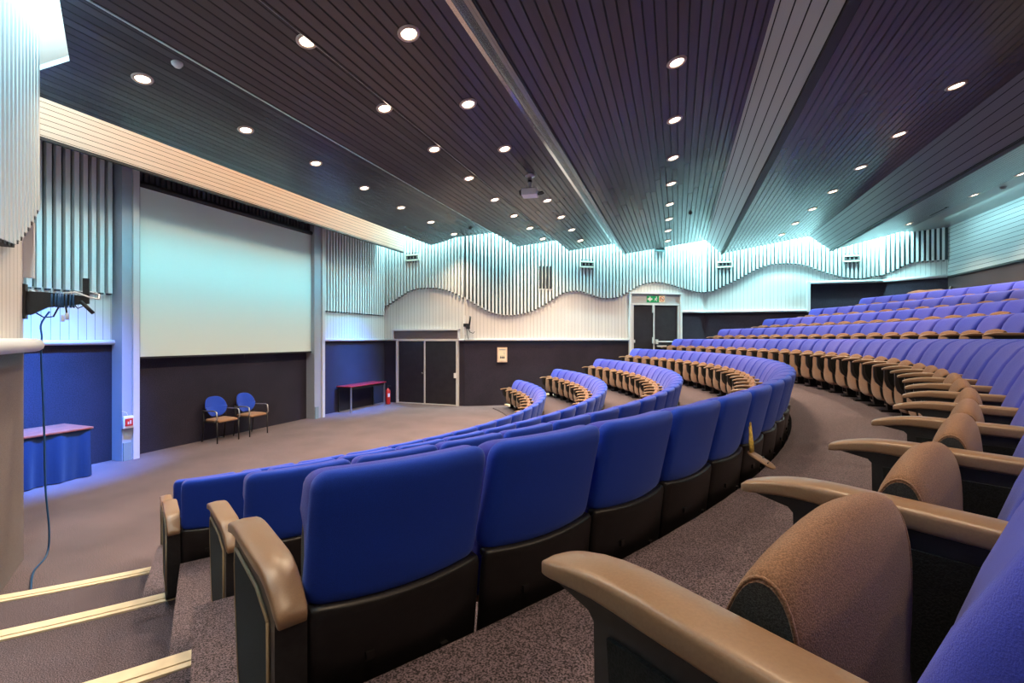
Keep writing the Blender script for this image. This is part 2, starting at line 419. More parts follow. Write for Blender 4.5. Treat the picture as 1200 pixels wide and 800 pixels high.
for i, ((xa, za), (xb, zb)) in enumerate(zip(prof[:-1], prof[1:])):
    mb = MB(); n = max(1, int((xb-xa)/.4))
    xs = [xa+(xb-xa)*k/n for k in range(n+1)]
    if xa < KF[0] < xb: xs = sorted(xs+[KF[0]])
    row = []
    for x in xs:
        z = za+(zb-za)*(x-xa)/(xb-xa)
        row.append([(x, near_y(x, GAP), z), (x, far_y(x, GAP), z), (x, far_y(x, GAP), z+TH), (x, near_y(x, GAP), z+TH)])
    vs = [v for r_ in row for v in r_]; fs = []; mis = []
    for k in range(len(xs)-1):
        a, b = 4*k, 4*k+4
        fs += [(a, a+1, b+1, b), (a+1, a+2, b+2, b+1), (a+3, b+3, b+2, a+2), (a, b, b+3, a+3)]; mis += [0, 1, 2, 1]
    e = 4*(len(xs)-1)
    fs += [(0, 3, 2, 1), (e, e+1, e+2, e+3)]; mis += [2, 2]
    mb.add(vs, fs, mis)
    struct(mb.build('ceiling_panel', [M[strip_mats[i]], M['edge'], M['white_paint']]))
# shiny joints at the folds
def along_y(x, z, w, h, name, m, dx=0):
    b = MB(); ya, yb = near_y(x, GAP)+.02, far_y(x, GAP)-.02
    b.box((x+dx, (ya+yb)/2, z), (w, yb-ya, h)); return struct(b.build(name, m))
along_y(prof[1][0], prof[1][1]-.01, .03, .02, 'trim_22', M['metal'])
along_y(prof[5][0], prof[5][1]-.015, .05, .03, 'trim_23', M['chrome'])
along_y(prof[6][0], prof[6][1]-.01, .06, .03, 'trim_24', M['beam'])
along_y(prof[8][0], prof[8][1]-.01, .10, .03, 'trim_25', M['dark'])
along_y(prof[10][0], prof[10][1]-.01, .10, .03, 'trim_26', M['dark'])

# fascia over the stage: boarded band, soffit behind it
XF = -8.33; zf0, zf1 = H+2.82, H+3.42
ya, yb = 2.6, far_y(XF, GAP)
struct(MB().box((XF-.03, (ya+yb)/2, (zf0+zf1)/2), (.06, yb-ya, zf1-zf0)).build('wall_front_fascia', M['fascia']))
struct(MB().box(((XF-.06+XS)/2, (ya+yb)/2, zf0+.33), (XF-.06-XS-.0, yb-ya, .06)).build('ceiling_stage_soffit', M['dark']))
struct(MB().box((XF-.02, (ya+yb)/2, zf0-.02), (.06, yb-ya, .04)).build('trim_27', M['dark']))

# ------------------------------------------------------------------ rails, columns
def rail(pts, z, r, name, off=.05, sgn=-1):
    P = []
    b = MB()
    for p, q in segs(pts):
        a = math.atan2(q[1]-p[1], q[0]-p[0]); nx, ny = math.sin(a)*(-sgn)*1, -math.cos(a)*(-sgn)
        P.append(((p[0]+nx*off, p[1]+ny*off), (q[0]+nx*off, q[1]+ny*off)))
    for p, q in P: b.tube([(p[0], p[1], z), (q[0], q[1], z)], r, 10)
    return struct(b.build(name, M['rail']))
d1a = on_line(461, 400, FARPTS[0], KF); d1b = on_line(538, 400, FARPTS[0], KF)
rail([FARPTS[0], KF, (p_d2l.x, p_d2l.y)], RAIL, .035, 'trim_1')
rail([(p_d2r.x, p_d2r.y), FARPTS[2], (p_step.x, p_step.y)], Z2, .045, 'trim_2')
rail([(p_step.x, p_step.y), FARPTS[3], FARPTS[4]], Z3, .05, 'trim_3')
b = MB().box((p_step.x, p_step.y-.06, (Z2+Z3)/2), (.09, .09, Z3-Z2+.08)); struct(b.build('trim_4', M['rail']))
b = MB().tube([(XS+.05, 2.7, RAIL-.03), (XS+.05, 5.2, RAIL-.03)], .045, 10); struct(b.build('trim_5', M['rail']))
b = MB().tube([(XS+.05, 10.1, RAIL), (XS+.05, 13.1, RAIL)], .04, 10); struct(b.build('trim_6', M['rail']))
nd = Vector((.834, -.55, 0)).normalized(); nn = Vector((.55, .834, 0)).normalized()
kv = Vector((KN[0], KN[1], 0))
r0 = kv+nn*.085; r1 = r0+nd*8
b = MB().tube([(r0.x, r0.y, RAIL-.03), (r0.x+nd.x*.02, r0.y+nd.y*.02, RAIL-.03), (r1.x, r1.y, RAIL-.03)], [.05, .065, .065], 12); struct(b.build('trim_7', M['rail']))
def column(y0, y1, nm, m1, m2, xw=.28):
    zt = H+3.10
    b = MB(); b.box((XS+xw/2, (y0+y1)/2, zt/2), (xw, y1-y0, zt))
    b.box((XS+xw+.02, y1-.05, zt/2), (.04, .10, zt), mi=1)
    b.box((XS+xw+.012, y0+.07, .16), (.025, .12, .32), mi=2)
    return struct(b.build(nm, [m1, m2, M['post_green']]))
pl0 = on_x(143, 400, XS+.28); pl1 = on_x(162, 400, XS+.28)
column(pl0.y, pl1.y, 'column', M['post'], M['post_light'])
pr0 = on_x(368.5, 400, XS+.28); pr1 = on_x(379, 400, XS+.28)
column(pr0.y, pr1.y+.02, 'column', M['post'], M['post_light'])

# ------------------------------------------------------------------ tiers, aisle steps, nosings
CX, CY = -10.889, 7.768; R4 = 12.233; RP = 1.2948; RISE = .3158; Z1 = .03; SEATH = .86; SP = .52
def Rk(k): return R4+(k-4)*RP
def zk(k): return Z1+(k-1)*RISE
def at(R, th, z=0): return Vector((CX+R*math.cos(th), CY+R*math.sin(th), z))
near_start = {1: -.657, 2: -.656, 3: -.631, 4: -.622, 5: -.615, 6: -.61, 7: -.61, 8: -.6, 9: -.59}
far_end = {1: .735, 2: .707, 3: .679, 4: .651, 5: .623, 6: .597, 7: .568, 8: .541, 9: .512}
def halfplanes():
    hp = []
    for pts, sg in ((FARPTS, 1), (NEARPTS, -1)):
        for p, q in segs(pts)[1:]:
            dx, dy = q[0]-p[0], q[1]-p[1]; L = math.hypot(dx, dy)
            nx, ny = (dy/L*1, -dx/L) if sg > 0 else (-dy/L, dx/L)
            hp.append((nx, ny, nx*p[0]+ny*p[1]-.02))
    hp.append((-1, 0, -XB-.02))
    return hp
HP = halfplanes()
def clip(poly):
    for nx, ny, c in HP:
        out = []
        for i in range(len(poly)):
            a, b = poly[i], poly[(i+1) % len(poly)]
            da, db = nx*a[0]+ny*a[1]-c, nx*b[0]+ny*b[1]-c
            if da >= 0: out.append(a)
            if (da >= 0) != (db >= 0):
                t = da/(da-db); out.append((a[0]+(b[0]-a[0])*t, a[1]+(b[1]-a[1])*t))
        poly = out
        if len(poly) < 3: return []
    return poly
def sector(mb, r0, r1, a0, a1, z, zb, n=None):
    """floor slab between two radii; vertical faces drop to zb"""
    n = n or max(2, int((a1-a0)*r1/.35))
    for k in range(n):
        ta, tb = a0+(a1-a0)*k/n, a0+(a1-a0)*(k+1)/n
        q = [tuple(at(r0, ta).xy), tuple(at(r1, ta).xy), tuple(at(r1, tb).xy), tuple(at(r0, tb).xy)]
        q = clip(q)
        if not q: continue
        m = len(q)
        mb.add([(x, y, z) for x, y in q], [list(range(m))])
        p0, p1 = at(r0, ta), at(r0, tb)
        mb.add([(p0.x, p0.y, zb), (p1.x, p1.y, zb), (p1.x, p1.y, z), (p0.x, p0.y, z)], [(0, 1, 2, 3)])
    for a in (a0, a1):
        p0, p1 = at(r0, a), at(r1, a)
        if clip([(p0.x-.01, p0.y), (p1.x, p1.y), (p1.x+.01, p1.y+.01)]):
            mb.add([(p0.x, p0.y, zb), (p1.x, p1.y, zb), (p1.x, p1.y, z), (p0.x, p0.y, z)], [(0, 1, 2, 3)])
NRN = {1: 8.03, 2: 9.35, 3: 10.74, 4: 12.1, 5: 13.4, 6: 14.7}      # radius of each near-aisle nosing
nose_end = {1: -.657, 2: -.617, 3: -.619, 4: -.612, 5: -.61, 6: -.61}
for k in range(1, 11):
    mb = MB()
    r0 = Rk(k-1)+.0 if k > 1 else Rk(1)-.75
    r1 = Rk(k)+.0 if k < 10 else 24
    sector(mb, r0, r1, near_start.get(k, -.58), far_end.get(k, .5)+.02, zk(k), max(0, zk(k)-RISE-.02))
    # aisles on both sides, a little lower so the two never share a plane
    if k <= 6: sector(mb, NRN[k], NRN.get(k+1, NRN[6]+1.3), nose_end[k]-.30, nose_end[k]+.03, zk(k)-.004, max(0, zk(k)-RISE-.02))
    ro = .1
    sector(mb, Rk(k)-ro, Rk(k+1)-ro if k < 10 else 24, far_end.get(k, .5)+.015, far_end.get(k, .5)+.45, zk(k)-.004, max(0, zk(k)-RISE-.02))
    struct(mb.build('floor_terrace', M['carpet_tier']))
def nosing(R, a0, a1, z, name, w=.105):
    mb = MB(); n = 8
    for k in range(n):
        ta, tb = a0+(a1-a0)*k/n, a0+(a1-a0)*(k+1)/n
        for (ra, rb, h) in ((R-.015, R+w*.62, .012), (R+w*.66, R+w, .008)):
            q = [tuple(at(ra, ta).xy), tuple(at(rb, ta).xy), tuple(at(rb, tb).xy), tuple(at(ra, tb).xy)]
            if len(clip(q)) < 4: q = clip(q)
            if len(q) < 3: continue
            mb.prism(q, z-.02, z+h, 2)
        q = [tuple(at(R-.018, ta).xy), tuple(at(R, ta).xy), tuple(at(R, tb).xy), tuple(at(R-.018, tb).xy)]; q = clip(q)
        if len(q) >= 3: mb.prism(q, z-.06, z+.01, 2)
    if mb.v: struct(mb.build(name, M['nosing']))
for k in range(1, 6): nosing(NRN[k], near_start[k]-.2, nose_end[k], zk(k), 'trim_%d' % (29+k))
for k in range(1, 6): nosing(Rk(k)-.1, far_end[k]+.005, far_end[k]+.2, zk(k), 'trim_%d' % (39+k))

# ------------------------------------------------------------------ theatre seats
# local frame: x along the row, +y towards the stage, z up; y = 0 is the top rear edge of the backrest
ZB0, ZB1 = .30, SEATH
def back_deform(x, y, z):
    bow = .030*(x/.25)**2                    # wings come forward
    t = (z+.28)/.56                          # 0 bottom, 1 top
    fr = max(0, min(1, (y+.042)/.085)); tt = max(0, min(1, t)); lean = .135*(1-t)*(1-fr)+.26*math.sqrt(1-tt)*fr    # foot of the back lies forward
    bulge = .018*(1-(x/.25)**2)*math.sin(PI*max(0, min(1, t))) if y > 0 else 0
    th = 1.0-.25*max(0, t-.6)
    wd = .90+.10*max(0, min(1, (t-.58)/.2)) if y > -.01 else .90+.10*max(0, min(1, (t-.40)/.2))
    return (x*wd*(1-.02*max(0, t)), y*th+bow+lean+bulge, z)
def make_back():
    b = MB()
    # front cushion, full height, and the upholstered upper rear cover
    b.rbox((0, .012, (ZB0+ZB1)/2-.002), (.496, .085, ZB1-ZB0-.004), (.045, .034, .05), None, 0, 4, (6, 1, 6), back_deform)
    return b
def cover_deform(x, y, z):
    bow = .030*(x/.25)**2; t = (z+.28+.10)/.56
    return (x*(1-.02*t), y+bow+.135*(1-min(t, 1.0)), z+(.012*(x/.25)**2-.012 if z < 0 else 0))
def make_cover():
    b = MB()
    b.rbox((0, -.014, (.50+ZB1)/2), (.500, .072, ZB1-.50), (.045, .028, .05), None, 0, 4, (6, 1, 4), cover_deform)
    return b
def shell_deform(x, y, z):
    return (x, y+.03*(x/.25)**2+.03*(-z/.25), z+(.012*(x/.25)**2-.012 if z > 0 else 0))
def make_shell():
    b = MB()
    b.rbox((0, .058, .27), (.502, .04, .50), (.03, .018, .03), None, 0, 2, (6, 1, 2), shell_deform)
    b.rbox((0, .040, .502), (.49, .045, .03), (.012, .012, .012), None, 0, 2, (6, 1, 1), lambda x, y, z: (x, y+.03*(x/.25)**2, z+.012*(x/.25)**2-.012))
    b.box((-.1, .034, .36), (.022, .02, .022)); b.box((.12, .040, .29), (.022, .02, .022))
    return b
def cush_deform(x, y, z):
    t = (z+.24)/.48
    taper = .62+.38*min(1, t*1.6)
    yy = y*taper
    crown = .018*(1-(x/.21)**2)
    return (x*(1-.04*(1-t)), yy+(.02*math.sin(PI*t) if y > 0 else 0)+.03*(t-.5), z+crown*(1 if z > 0 else 0))
CUSH0 = [(.375, .165), (.408, .18), (.428, .24), (.438, .33), (.436, .43), (.427, .52), (.410, .595), (.388, .642), (.366, .655), (.346, .642), (.332, .60),
         (.324, .52), (.318, .42), (.316, .31), (.322, .22), (.345, .165)]
def closed_curve(P, n=3):
    out = []; N = len(P)
    for i in range(N):
        a, b_, c, d_ = (Vector(P[(i+k) % N]) for k in (-1, 0, 1, 2))
        for k in range(n):
            t = k/n; q = .5*((2*b_)+(c-a)*t+(2*a-5*b_+4*c-d_)*t*t+(3*b_-a-3*c+d_)*t**3); out.append((q.x, q.y))
    return out
CUSH = closed_curve(CUSH0)
CW2 = .185
def loft_x(b, prof2, stations, mi=0, cap_mi=None):
    """rings of a (y,z) profile at x stations (x, inset); ends closed"""
    cy = sum(p[0] for p in prof2)/len(prof2); cz = sum(p[1] for p in prof2)/len(prof2); n = len(prof2); vs = []; fs = []; mis = []
    for (x, ins) in stations:
        for (y, z) in prof2:
            d = math.hypot(y-cy, z-cz); k = (d-ins)/d; vs.append((x, cy+(y-cy)*k, cz+(z-cz)*k))
    for i in range(len(stations)-1):
        for k in range(n): fs.append((i*n+k, i*n+(k+1) % n, (i+1)*n+(k+1) % n, (i+1)*n+k)); mis.append(mi)
    b.add(vs, fs, mis, True)
    for e in (0, len(stations)-1):
        o = [vs[e*n+k] for k in range(n)]
        b.add(o+[(o[0][0], cy, cz)], [((k, (k+1) % n, n)) for k in range(n)], mi if cap_mi is None else cap_mi, False)
def make_cushion():
    b = MB(); h = CW2
    loft_x(b, CUSH, [(-h, .028), (-h+.003, .022), (-h+.012, .016), (-h+.045, .008), (-h+.09, .001), (-.04, -.005), (0, -.007), (.04, -.005), (h-.09, .001), (h-.045, .008), (h-.012, .016), (h-.003, .022), (h, .028)], 0, 1)
    for sx in (-1, 1):                                     # sewn piping round each end
        cy = sum(p[0] for p in CUSH)/len(CUSH); cz = sum(p[1] for p in CUSH)/len(CUSH)
        ring = [(sx*(h-.002), cy+(y-cy)*(1-.024/math.hypot(y-cy, z-cz)), cz+(z-cz)*(1-.024/math.hypot(y-cy, z-cz))) for y, z in CUSH]; b.tube(ring+[ring[0]], .0022, 5, 0)
    return b
def make_hinge():
    b = MB(); b.tube([(-.18, .33, .22), (.18, .33, .22)], .022, 8); b.box((0, .24, .19), (.06, .12, .09)); return b
FRAME = [(.235, .585), (.575, .587), (.565, .579), (.505, .568), (.497, .56), (.495, .44), (.478, .385), (.43, .335), (.36, .27), (.30, .20), (.262, .12), (.25, .03), (.27, .0), (.145, .0), (.15, .06), (.145, .16), (.165, .28), (.22, .33)]
INSERT = [(.25, .555), (.475, .555), (.468, .46), (.452, .41), (.41, .35), (.345, .285), (.275, .21), (.175, .20), (.19, .27), (.24, .33)]
def arm_frame():
    b = MB(); b.prism(FRAME, -.021, .021, 0)
    b.box((0, .23, .012), (.075, .18, .024)); return b
def arm_insert():
    b = MB(); b.prism(INSERT, -.0255, .0255, 0); return b
def pad_deform(L):
    def f(x, y, z):
        t = y/L+.5                           # 0 rear, 1 tip
        w = 1.0 if t < .8 else 1.0-.25*((t-.8)/.2)**2
        drop = -.022*max(0, (t-.65)/.35)**2-.006*(1-t)
        thin = 1 if t < .6 else 1-.4*((t-.6)/.4)
        return (x*w, y, z*thin+drop+(.006*(1-(x/.04)**2) if z > 0 else 0))
    return f
def make_pad(L=.365, w=.062):
    b = MB(); b.rbox((0, .222+L/2, .601), (w, L, .027), (.008, .034, .007), None, 0, 4, (2, 10, 1), pad_deform(L)); return b
# aisle end panel: full side down to the floor, the pad runs over and down the rear
ENDP = [(.035, .52), (.06, .555), (.20, .568), (.50, .572), (.515, .50), (.50, .38), (.46, .20), (.43, .10), (.30, .09), (.30, .0), (.20, .0), (.20, .09), (.05, .09), (.035, .30)]
ENDI = [(.085, .50), (.20, .535), (.475, .54), (.485, .49), (.47, .38), (.43, .20), (.40, .12), (.09, .12), (.08, .30)]
def end_frame(): return MB().prism(ENDP, -.036, .036, 0)
def end_insert(): return MB().prism(ENDI, -.041, -.030, 0)
def end_piping():
    b = MB()
    pts = [(-.0385, p[0], p[1]) for p in ENDI]; b.tube(pts+[pts[0]], .005, 6); return b
def end_pad_deform(L):
    def f(x, y, z):
        t = y/L+.5
        drop = -.022*max(0, (t-.75)/.25)**2-.075*max(0, (.3-t)/.3)**2
        return (x*(.80+.20*min(1, max(0, t)/.35)), y, z+drop+(.006*(1-(x/.045)**2) if z > 0 else 0))
    return f
def end_pad():
    b = MB(); b.rbox((0, .02+.285, .590), (.088, .57, .030), (.008, .02, .007), None, 0, 3, (2, 12, 1), end_pad_deform(.57)); return b

def mesh_of(mb, name, mats):
    o = mb.build(name, mats); me = o.data; bpy.data.objects.remove(o); return me
ME = dict(back=mesh_of(make_back(), 'backrest', M['blue']), cover=mesh_of(make_cover(), 'rear_cover', M['blue_rear']), shell=mesh_of(make_shell(), 'back_shell', M['shell']),
          cush=mesh_of(make_cushion(), 'seat_cushion', [M['brown'], M['cap']]), hinge=mesh_of(make_hinge(), 'hinge_bar', M['black']),
          frame=mesh_of(arm_frame(), 'armrest', M['black']), insert=mesh_of(arm_insert(), 'side_insert', M['insert']), pad=mesh_of(make_pad(), 'arm_pad', M['pad']),
          eframe=mesh_of(end_frame(), 'end_panel', M['black']), einsert=mesh_of(end_insert(), 'panel_insert', M['insert']), epad=mesh_of(end_pad(), 'arm_pad', M['pad']),
          epipe=mesh_of(end_piping(), 'panel_piping', M['piping']))
def part(name, me, parent, loc=(0, 0, 0), rz=0):
    o = bpy.data.objects.new(name, me); COL.objects.link(o); o.parent = parent; o.location = loc
    if rz: o.rotation_euler = (0, 0, rz)
    return o
def theatre_seat(k, th, label, group, first=False, last=False):
    p = at(Rk(k), th, zk(k))
    t = thing('theatre_seat', label, 'theatre seat', p, th+PI/2, group)
    part('backrest', ME['back'], t); part('rear_cover', ME['cover'], t); part('back_shell', ME['shell'], t)
    part('seat_cushion', ME['cush'], t, (0, random.uniform(-.004, .004), random.uniform(-.004, .004))); part('hinge_bar', ME['hinge'], t)
    a = SP/Rk(k)/2
    x = Rk(k)*math.sin(a); y = Rk(k)*(1-math.cos(a))
    def arm(sx):
        if sx < 0 and first and k <= 4:
            f = part('end_panel', ME['eframe'], t, (sx*(x+.022), y, 0), .075)
            part('panel_insert', ME['einsert'], f); part('panel_piping', ME['epipe'], f); part('arm_pad', ME['epad'], f)
        else:
            f = part('armrest', ME['frame'], t, (sx*x, y, 0), sx*a)
            part('side_insert', ME['insert'], f); part('arm_pad', ME['pad'], f)
    arm(-1)
    if last: arm(1)
    return t
ROWN = {1: 'front', 2: 'second', 3: 'third', 4: 'fourth', 5: 'fifth', 6: 'sixth', 7: 'seventh', 8: 'eighth', 9: 'rearmost'}
start = {1: -.645, 2: -.632, 3: -.605, 4: -.603, 5: -.5915, 6: -.07, 7: .08, 8: .175, 9: .262}
for k in range(1, 10):
    da = SP/Rk(k); n = int(round((far_end[k]-start[k])/da))
    if k >= 6: a0 = far_end[k]-n*da
    else: a0 = start[k]
    for i in range(n):
        th = a0+(i+.5)*da
        frm_far = n-i
        g = 'theatre seats in the %s row' % ROWN[k]
        if k <= 4 and i < n/2: lab = 'blue-backed tip-up theatre seat, %s from the stepped aisle in the %s row' % (ordn(i+1), ROWN[k])
        elif k == 5 and i < 12: lab = 'tip-up seat with brown cushion, %s from the near end of the fifth row' % ordn(i+1)
        else: lab = 'blue and brown tip-up seat, %s from the exit-door end of the %s row' % (ordn(frm_far), ROWN[k])
        theatre_seat(k, th, lab, g, i == 0, i == n-1)

# ------------------------------------------------------------------ downlights
LROWS = [
    ('nearest the projection screen', [(167, 92), (288, 152), (370, 191), (427, 220), (470, 243), (505, 260), (532, 274)]),
    ('second from the screen', [(360, 48), (450.6, 126.6), (509, 174.5), (549.6, 208.6), (580, 233.6), (602.5, 252.5), (621, 267), (636, 279.5)]),
    ('passing the projector', [(479, 39), (548.5, 121.5), (591.4, 174), (641.4, 234.6), (657.6, 254), (670, 269), (680, 281.6)]),
    ('left of the light grey beam', [(793, 72.6), (790.6, 140), (789, 184.7), (786.5, 215), (785, 239), (784, 256.5), (783, 270), (782.5, 282)]),
    ('right of the light grey beam', [(1120.7, 100), (1053.8, 157), (1008.6, 195.8), (976, 224), (952, 244.7), (932, 261.6), (916, 274.6)]),
    ('along the rear soffit', [(1196.6, 203.5), (1142, 228), (1065, 262)])]
def hit_ceiling(px, py):
    dx, dy, dz = ray(px, py); best = None
    for i, ((xa, za), (xb, zb)) in enumerate(zip(prof[:-1], prof[1:])):
        sl_ = (zb-za)/(xb-xa); den = dz-sl_*dx
        if abs(den) < 1e-9: continue
        t = (za-sl_*xa-H)/den
        x = dx*t
        if t > 0 and xa-1e-6 <= x <= xb+1e-6 and (best is None or t < best[0]): best = (t, Vector((x, dy*t, H+dz*t)), math.atan(sl_))
    return best[1], best[2]
ring_me = mesh_of(MB().lathe([(.074, -.004), (.08, -.016), (.104, -.013), (.112, -.002), (.112, .0)], 24), 'trim_ring', M['ring'])
bulb = MB().lathe([(.0001, -.010), (.05, -.010), (.075, -.004), (.075, .0)], 20)
bulb_me = mesh_of(bulb, 'lamp_lens', M['lamp'])
lamp_data = []
LW = 290.0
for ri, (nm, pts) in enumerate(LROWS):
    ld = bpy.data.lights.new('downlight_beam', 'SPOT'); ld.energy = LW*(1.3 if ri == 5 else 1); ld.color = (1, .74, .50); ld.spot_size = math.radians(125); ld.spot_blend = .8; ld.shadow_soft_size = .07
    if ri == 0: ld0 = ld
    for i, (px, py) in enumerate(pts):
        p, sl_ = hit_ceiling(px, py)
        t = thing('ceiling_downlight', 'lit downlight, %s from the near end of the row %s' % (ordn(i+1), nm), 'ceiling light', p, 0, 'recessed ceiling downlights', (0, -sl_, 0))
        part('trim_ring', ring_me, t); part('lamp_lens', bulb_me, t)
        lo = bpy.data.objects.new('downlight_beam', ld); COL.objects.link(lo); lo.location = p+Vector((0, 0, -.05))

# the same rows run on over the camera, out of frame
ld_near = ld0.copy(); ld_near.energy = LW*.6
for (x, ys) in ((hit_ceiling(793, 72.6)[0].x, (1.9, .4)), (hit_ceiling(479, 39)[0].x, (1.6, .2)), (hit_ceiling(1120.7, 100)[0].x, (3.2, 1.5, -.2)), (hit_ceiling(1196.6, 203.5)[0].x, (8, 5.5, 3))):
    for y in ys:
        p = Vector((x, y, ceil_z(x)-.004)); sl_ = math.atan((ceil_z(x+.02)-ceil_z(x-.02))/.04)
        t = thing('ceiling_downlight', 'lit downlight in the rows over the near seats, out of the picture', 'ceiling light', p, 0, 'recessed ceiling downlights', (0, -sl_, 0))
        part('trim_ring', ring_me, t); part('lamp_lens', bulb_me, t)
        lo = bpy.data.objects.new('downlight_beam', ld_near); COL.objects.link(lo); lo.location = p+Vector((0, 0, -.05))

# ------------------------------------------------------------------ cove lighting
def area(name, p, q, w, power, color, aim, spread=PI):
    """long strip lamp between p and q that shines along aim"""
    p, q, aim = Vector(p), Vector(q), Vector(aim).normalized()
    ld = bpy.data.lights.new(name, 'AREA'); ld.shape = 'RECTANGLE'; ld.size = (q-p).length; ld.size_y = w
    ld.energy = power; ld.color = color; ld.spread = spread
    o = bpy.data.objects.new(name, ld); COL.objects.link(o)
    xa = (q-p).normalized(); za = -aim; za = (za-xa*za.dot(xa)).normalized(); ya_ = za.cross(xa)
    o.matrix_world = Matrix.Translation((p+q)/2) @ Matrix((xa, ya_, za)).transposed().to_4x4()
    return o
CY_ = (.42, .89, .95)
CW = 24.0                                     # watts per metre of cove strip
ZC = 5.86
for pts, sg in ((FARPTS, -1), (NEARPTS, 1)):
    for i, (p, q) in enumerate(segs(pts)):
        if sg > 0 and i > 1: continue
        if sg > 0 and i == 1: q = (-1.9, p[1]+(q[1]-p[1])*(-1.9-p[0])/(q[0]-p[0]))
        L = math.hypot(q[0]-p[0], q[1]-p[1]); a = math.atan2(q[1]-p[1], q[0]-p[0])
        nx, ny = -math.sin(a)*(-sg)*-1, math.cos(a)*(-sg)*-1   # towards the room
        if sg < 0: nx, ny = math.sin(a), -math.cos(a)
        else: nx, ny = -math.sin(a), math.cos(a)
        o = .42
        P = (p[0]+nx*o+math.cos(a)*.1, p[1]+ny*o+math.sin(a)*.1, ZC); Q = (q[0]+nx*o-math.cos(a)*.1, q[1]+ny*o-math.sin(a)*.1, ZC)
        cw = CW*((1.5, 2.4)[i] if sg > 0 else (1.4, 2.9, 5.4, 4.2)[i])
        area('cove_strip', P, Q, .12, cw*L, (.50, .86, 1) if sg > 0 else CY_, (-nx*.75, -ny*.75, -.66))
        area('cove_strip', P, Q, .12, cw*.5*L, (.55, .88, 1) if sg > 0 else CY_, (0, 0, 1))
# warm strip over the stage fascia
area('fascia_strip', (-7.35, 3.2, H+3.35), (-7.35, 12.3, H+3.35), .12, 48, (1, .55, .25), (-1, 0, -.05))
# cool strip at the top of the rear wall
area('rear_strip', (6.9, 2, prof[-1][1]-.06), (6.9, 16, prof[-1][1]-.06), .1, 90, CY_, (.8, 0, -.6))
# added blue fill for both stage wings; no real fixture hangs there
area('wing_fill', (-7.35, 3.15, H+3.2), (-7.35, 4.6, H+3.2), .15, 200, (.03, .21, 1), (-.41, 0, -1), math.radians(36))
area('wing_fill', (-7.35, 10.7, H+3.2), (-7.35, 12.0, H+3.2), .15, 80, (.01, .19, 1), (-.41, 0, -1), math.radians(36))

area('stage_teal_fill', (-7.35, 3.2, H+3.22), (-7.35, 12.4, H+3.22), .15, 34, (.2, .84, 1), (-2.1, 0, -2.1), math.radians(42))  # added teal fill for stage slats and screen, no fixture of its own

# ------------------------------------------------------------------ projection screen
sc = thing('projection_screen', 'large pale projection screen with black border on the stage wall', 'projection screen', (XS+.15, 7.64, H-.33))
y0, y1, zs0, zs1 = 5.5-7.64, 9.78-7.64, 0, 3.13
MB().box((0, 0, zs1/2), (.02, y1-y0, zs1)).build('screen_cloth', M['screen'], sc)
bd = MB(); w = .035
bd.box((.008, 0, zs0-w/2), (.04, y1-y0+2*w, w)); bd.box((.008, y0-w/2, zs1/2), (.04, w, zs1)); bd.box((.008, y1+w/2, zs1/2), (.04, w, zs1))
bd.build('border', M['dark'], sc)
cs = MB(); cs.tube([(.02, y0-.05, zs1+.05), (.02, y1+.05, zs1+.05)], .055, 12); cs.build('roller_case', M['dark'], sc)
MB().tube([(.03, 0, zs0-.02), (.03, 0, zs0-.09)], .008, 6).build('pull_cord', M['dark'], sc)

# ------------------------------------------------------------------ doors
def door_unit(name, a, b, z0, ztop, hdr, leaf_split, fw=.05):
    """a, b: plan points of the opening; leaves, frame, header built along that line"""
    a, b = Vector((a[0], a[1], 0)), Vector((b[0], b[1], 0)); L = (b-a).length; ang = math.atan2(b.y-a.y, b.x-a.x)
    t = bpy.data.objects.new(name, None); COL.objects.link(t); t.location = (a.x, a.y, z0); t.rotation_euler = (0, 0, ang); struct(t)
    hgt = ztop-z0
    for i, (x0, x1) in enumerate(((fw, L*leaf_split-.01), (L*leaf_split+.01, L-fw))):
        lf = MB(); lf.box(((x0+x1)/2, -.04, hgt/2), (x1-x0, .04, hgt-.02)).build('door_leaf', M['door'], t)
    fr = MB(); fr.box((0, -.05, hgt/2), (fw*1.4, .10, hgt)); fr.box((L, -.05, hgt/2), (fw*1.4, .10, hgt)); fr.box((L/2, -.05, hgt+.01), (L+fw*1.4, .10, .06))
    fr.box((L*leaf_split, -.06, hgt/2), (.045, .05, hgt-.02)); fr.box((L/2, -.06, .02), (L-.1, .05, .03))
    fr.build('door_frame', M['door_frame'], t)
    if hdr:
        hd = MB(); hd.box((L/2, -.03, hgt+.02+hdr/2), (L+.1, .05, hdr)).build('header_panel', M['header'], t)
        h2 = MB(); h2.box((L/2, -.06, hgt+.04+hdr), (L+.22, .13, .06)); h2.box((-.08, -.06, hgt/2+hdr/2), (.06, .12, hgt+hdr)); h2.box((L+.08, -.06, hgt/2+hdr/2), (.06, .12, hgt+hdr)); h2.build('architrave', M['rail'], t)
    return t, L, hgt
d1a = on_line(467, 400, FARPTS[0], KF); d1b = on_line(537, 400, FARPTS[0], KF)
d1, L1, h1 = door_unit('door_1', d1a, d1b, 0, RAIL-.02, 0, .47)
MB().tube([(L1*.43, -.06, 1.02), (L1*.43, -.10, 1.02)], .03, 10).build('door_knob', M['chrome'], d1)
MB().box((L1-.06, -.11, .98), (.07, .05, .16)).build('lock_case', M['white'], d1)
b = MB(); b.box((L1/2-.05, -.05, RAIL+.17), (L1+.15, .05, .26)); hp = b.build('header_panel', M['header'], d1); hp.data.materials[0] = plain('header_brown', (.13, .10, .10), .5)
b = MB(); b.box((L1/2-.05, -.07, RAIL+.33), (L1+.25, .13, .05)); b.box((L1/2-.05-L1/2-.10, -.06, RAIL+.17), (.05, .10, .32)); b.box((L1/2-.05+L1/2+.10, -.06, RAIL+.17), (.05, .10, .32)); b.build('header_trim', M['rail'], d1)
zd2 = zk(4)
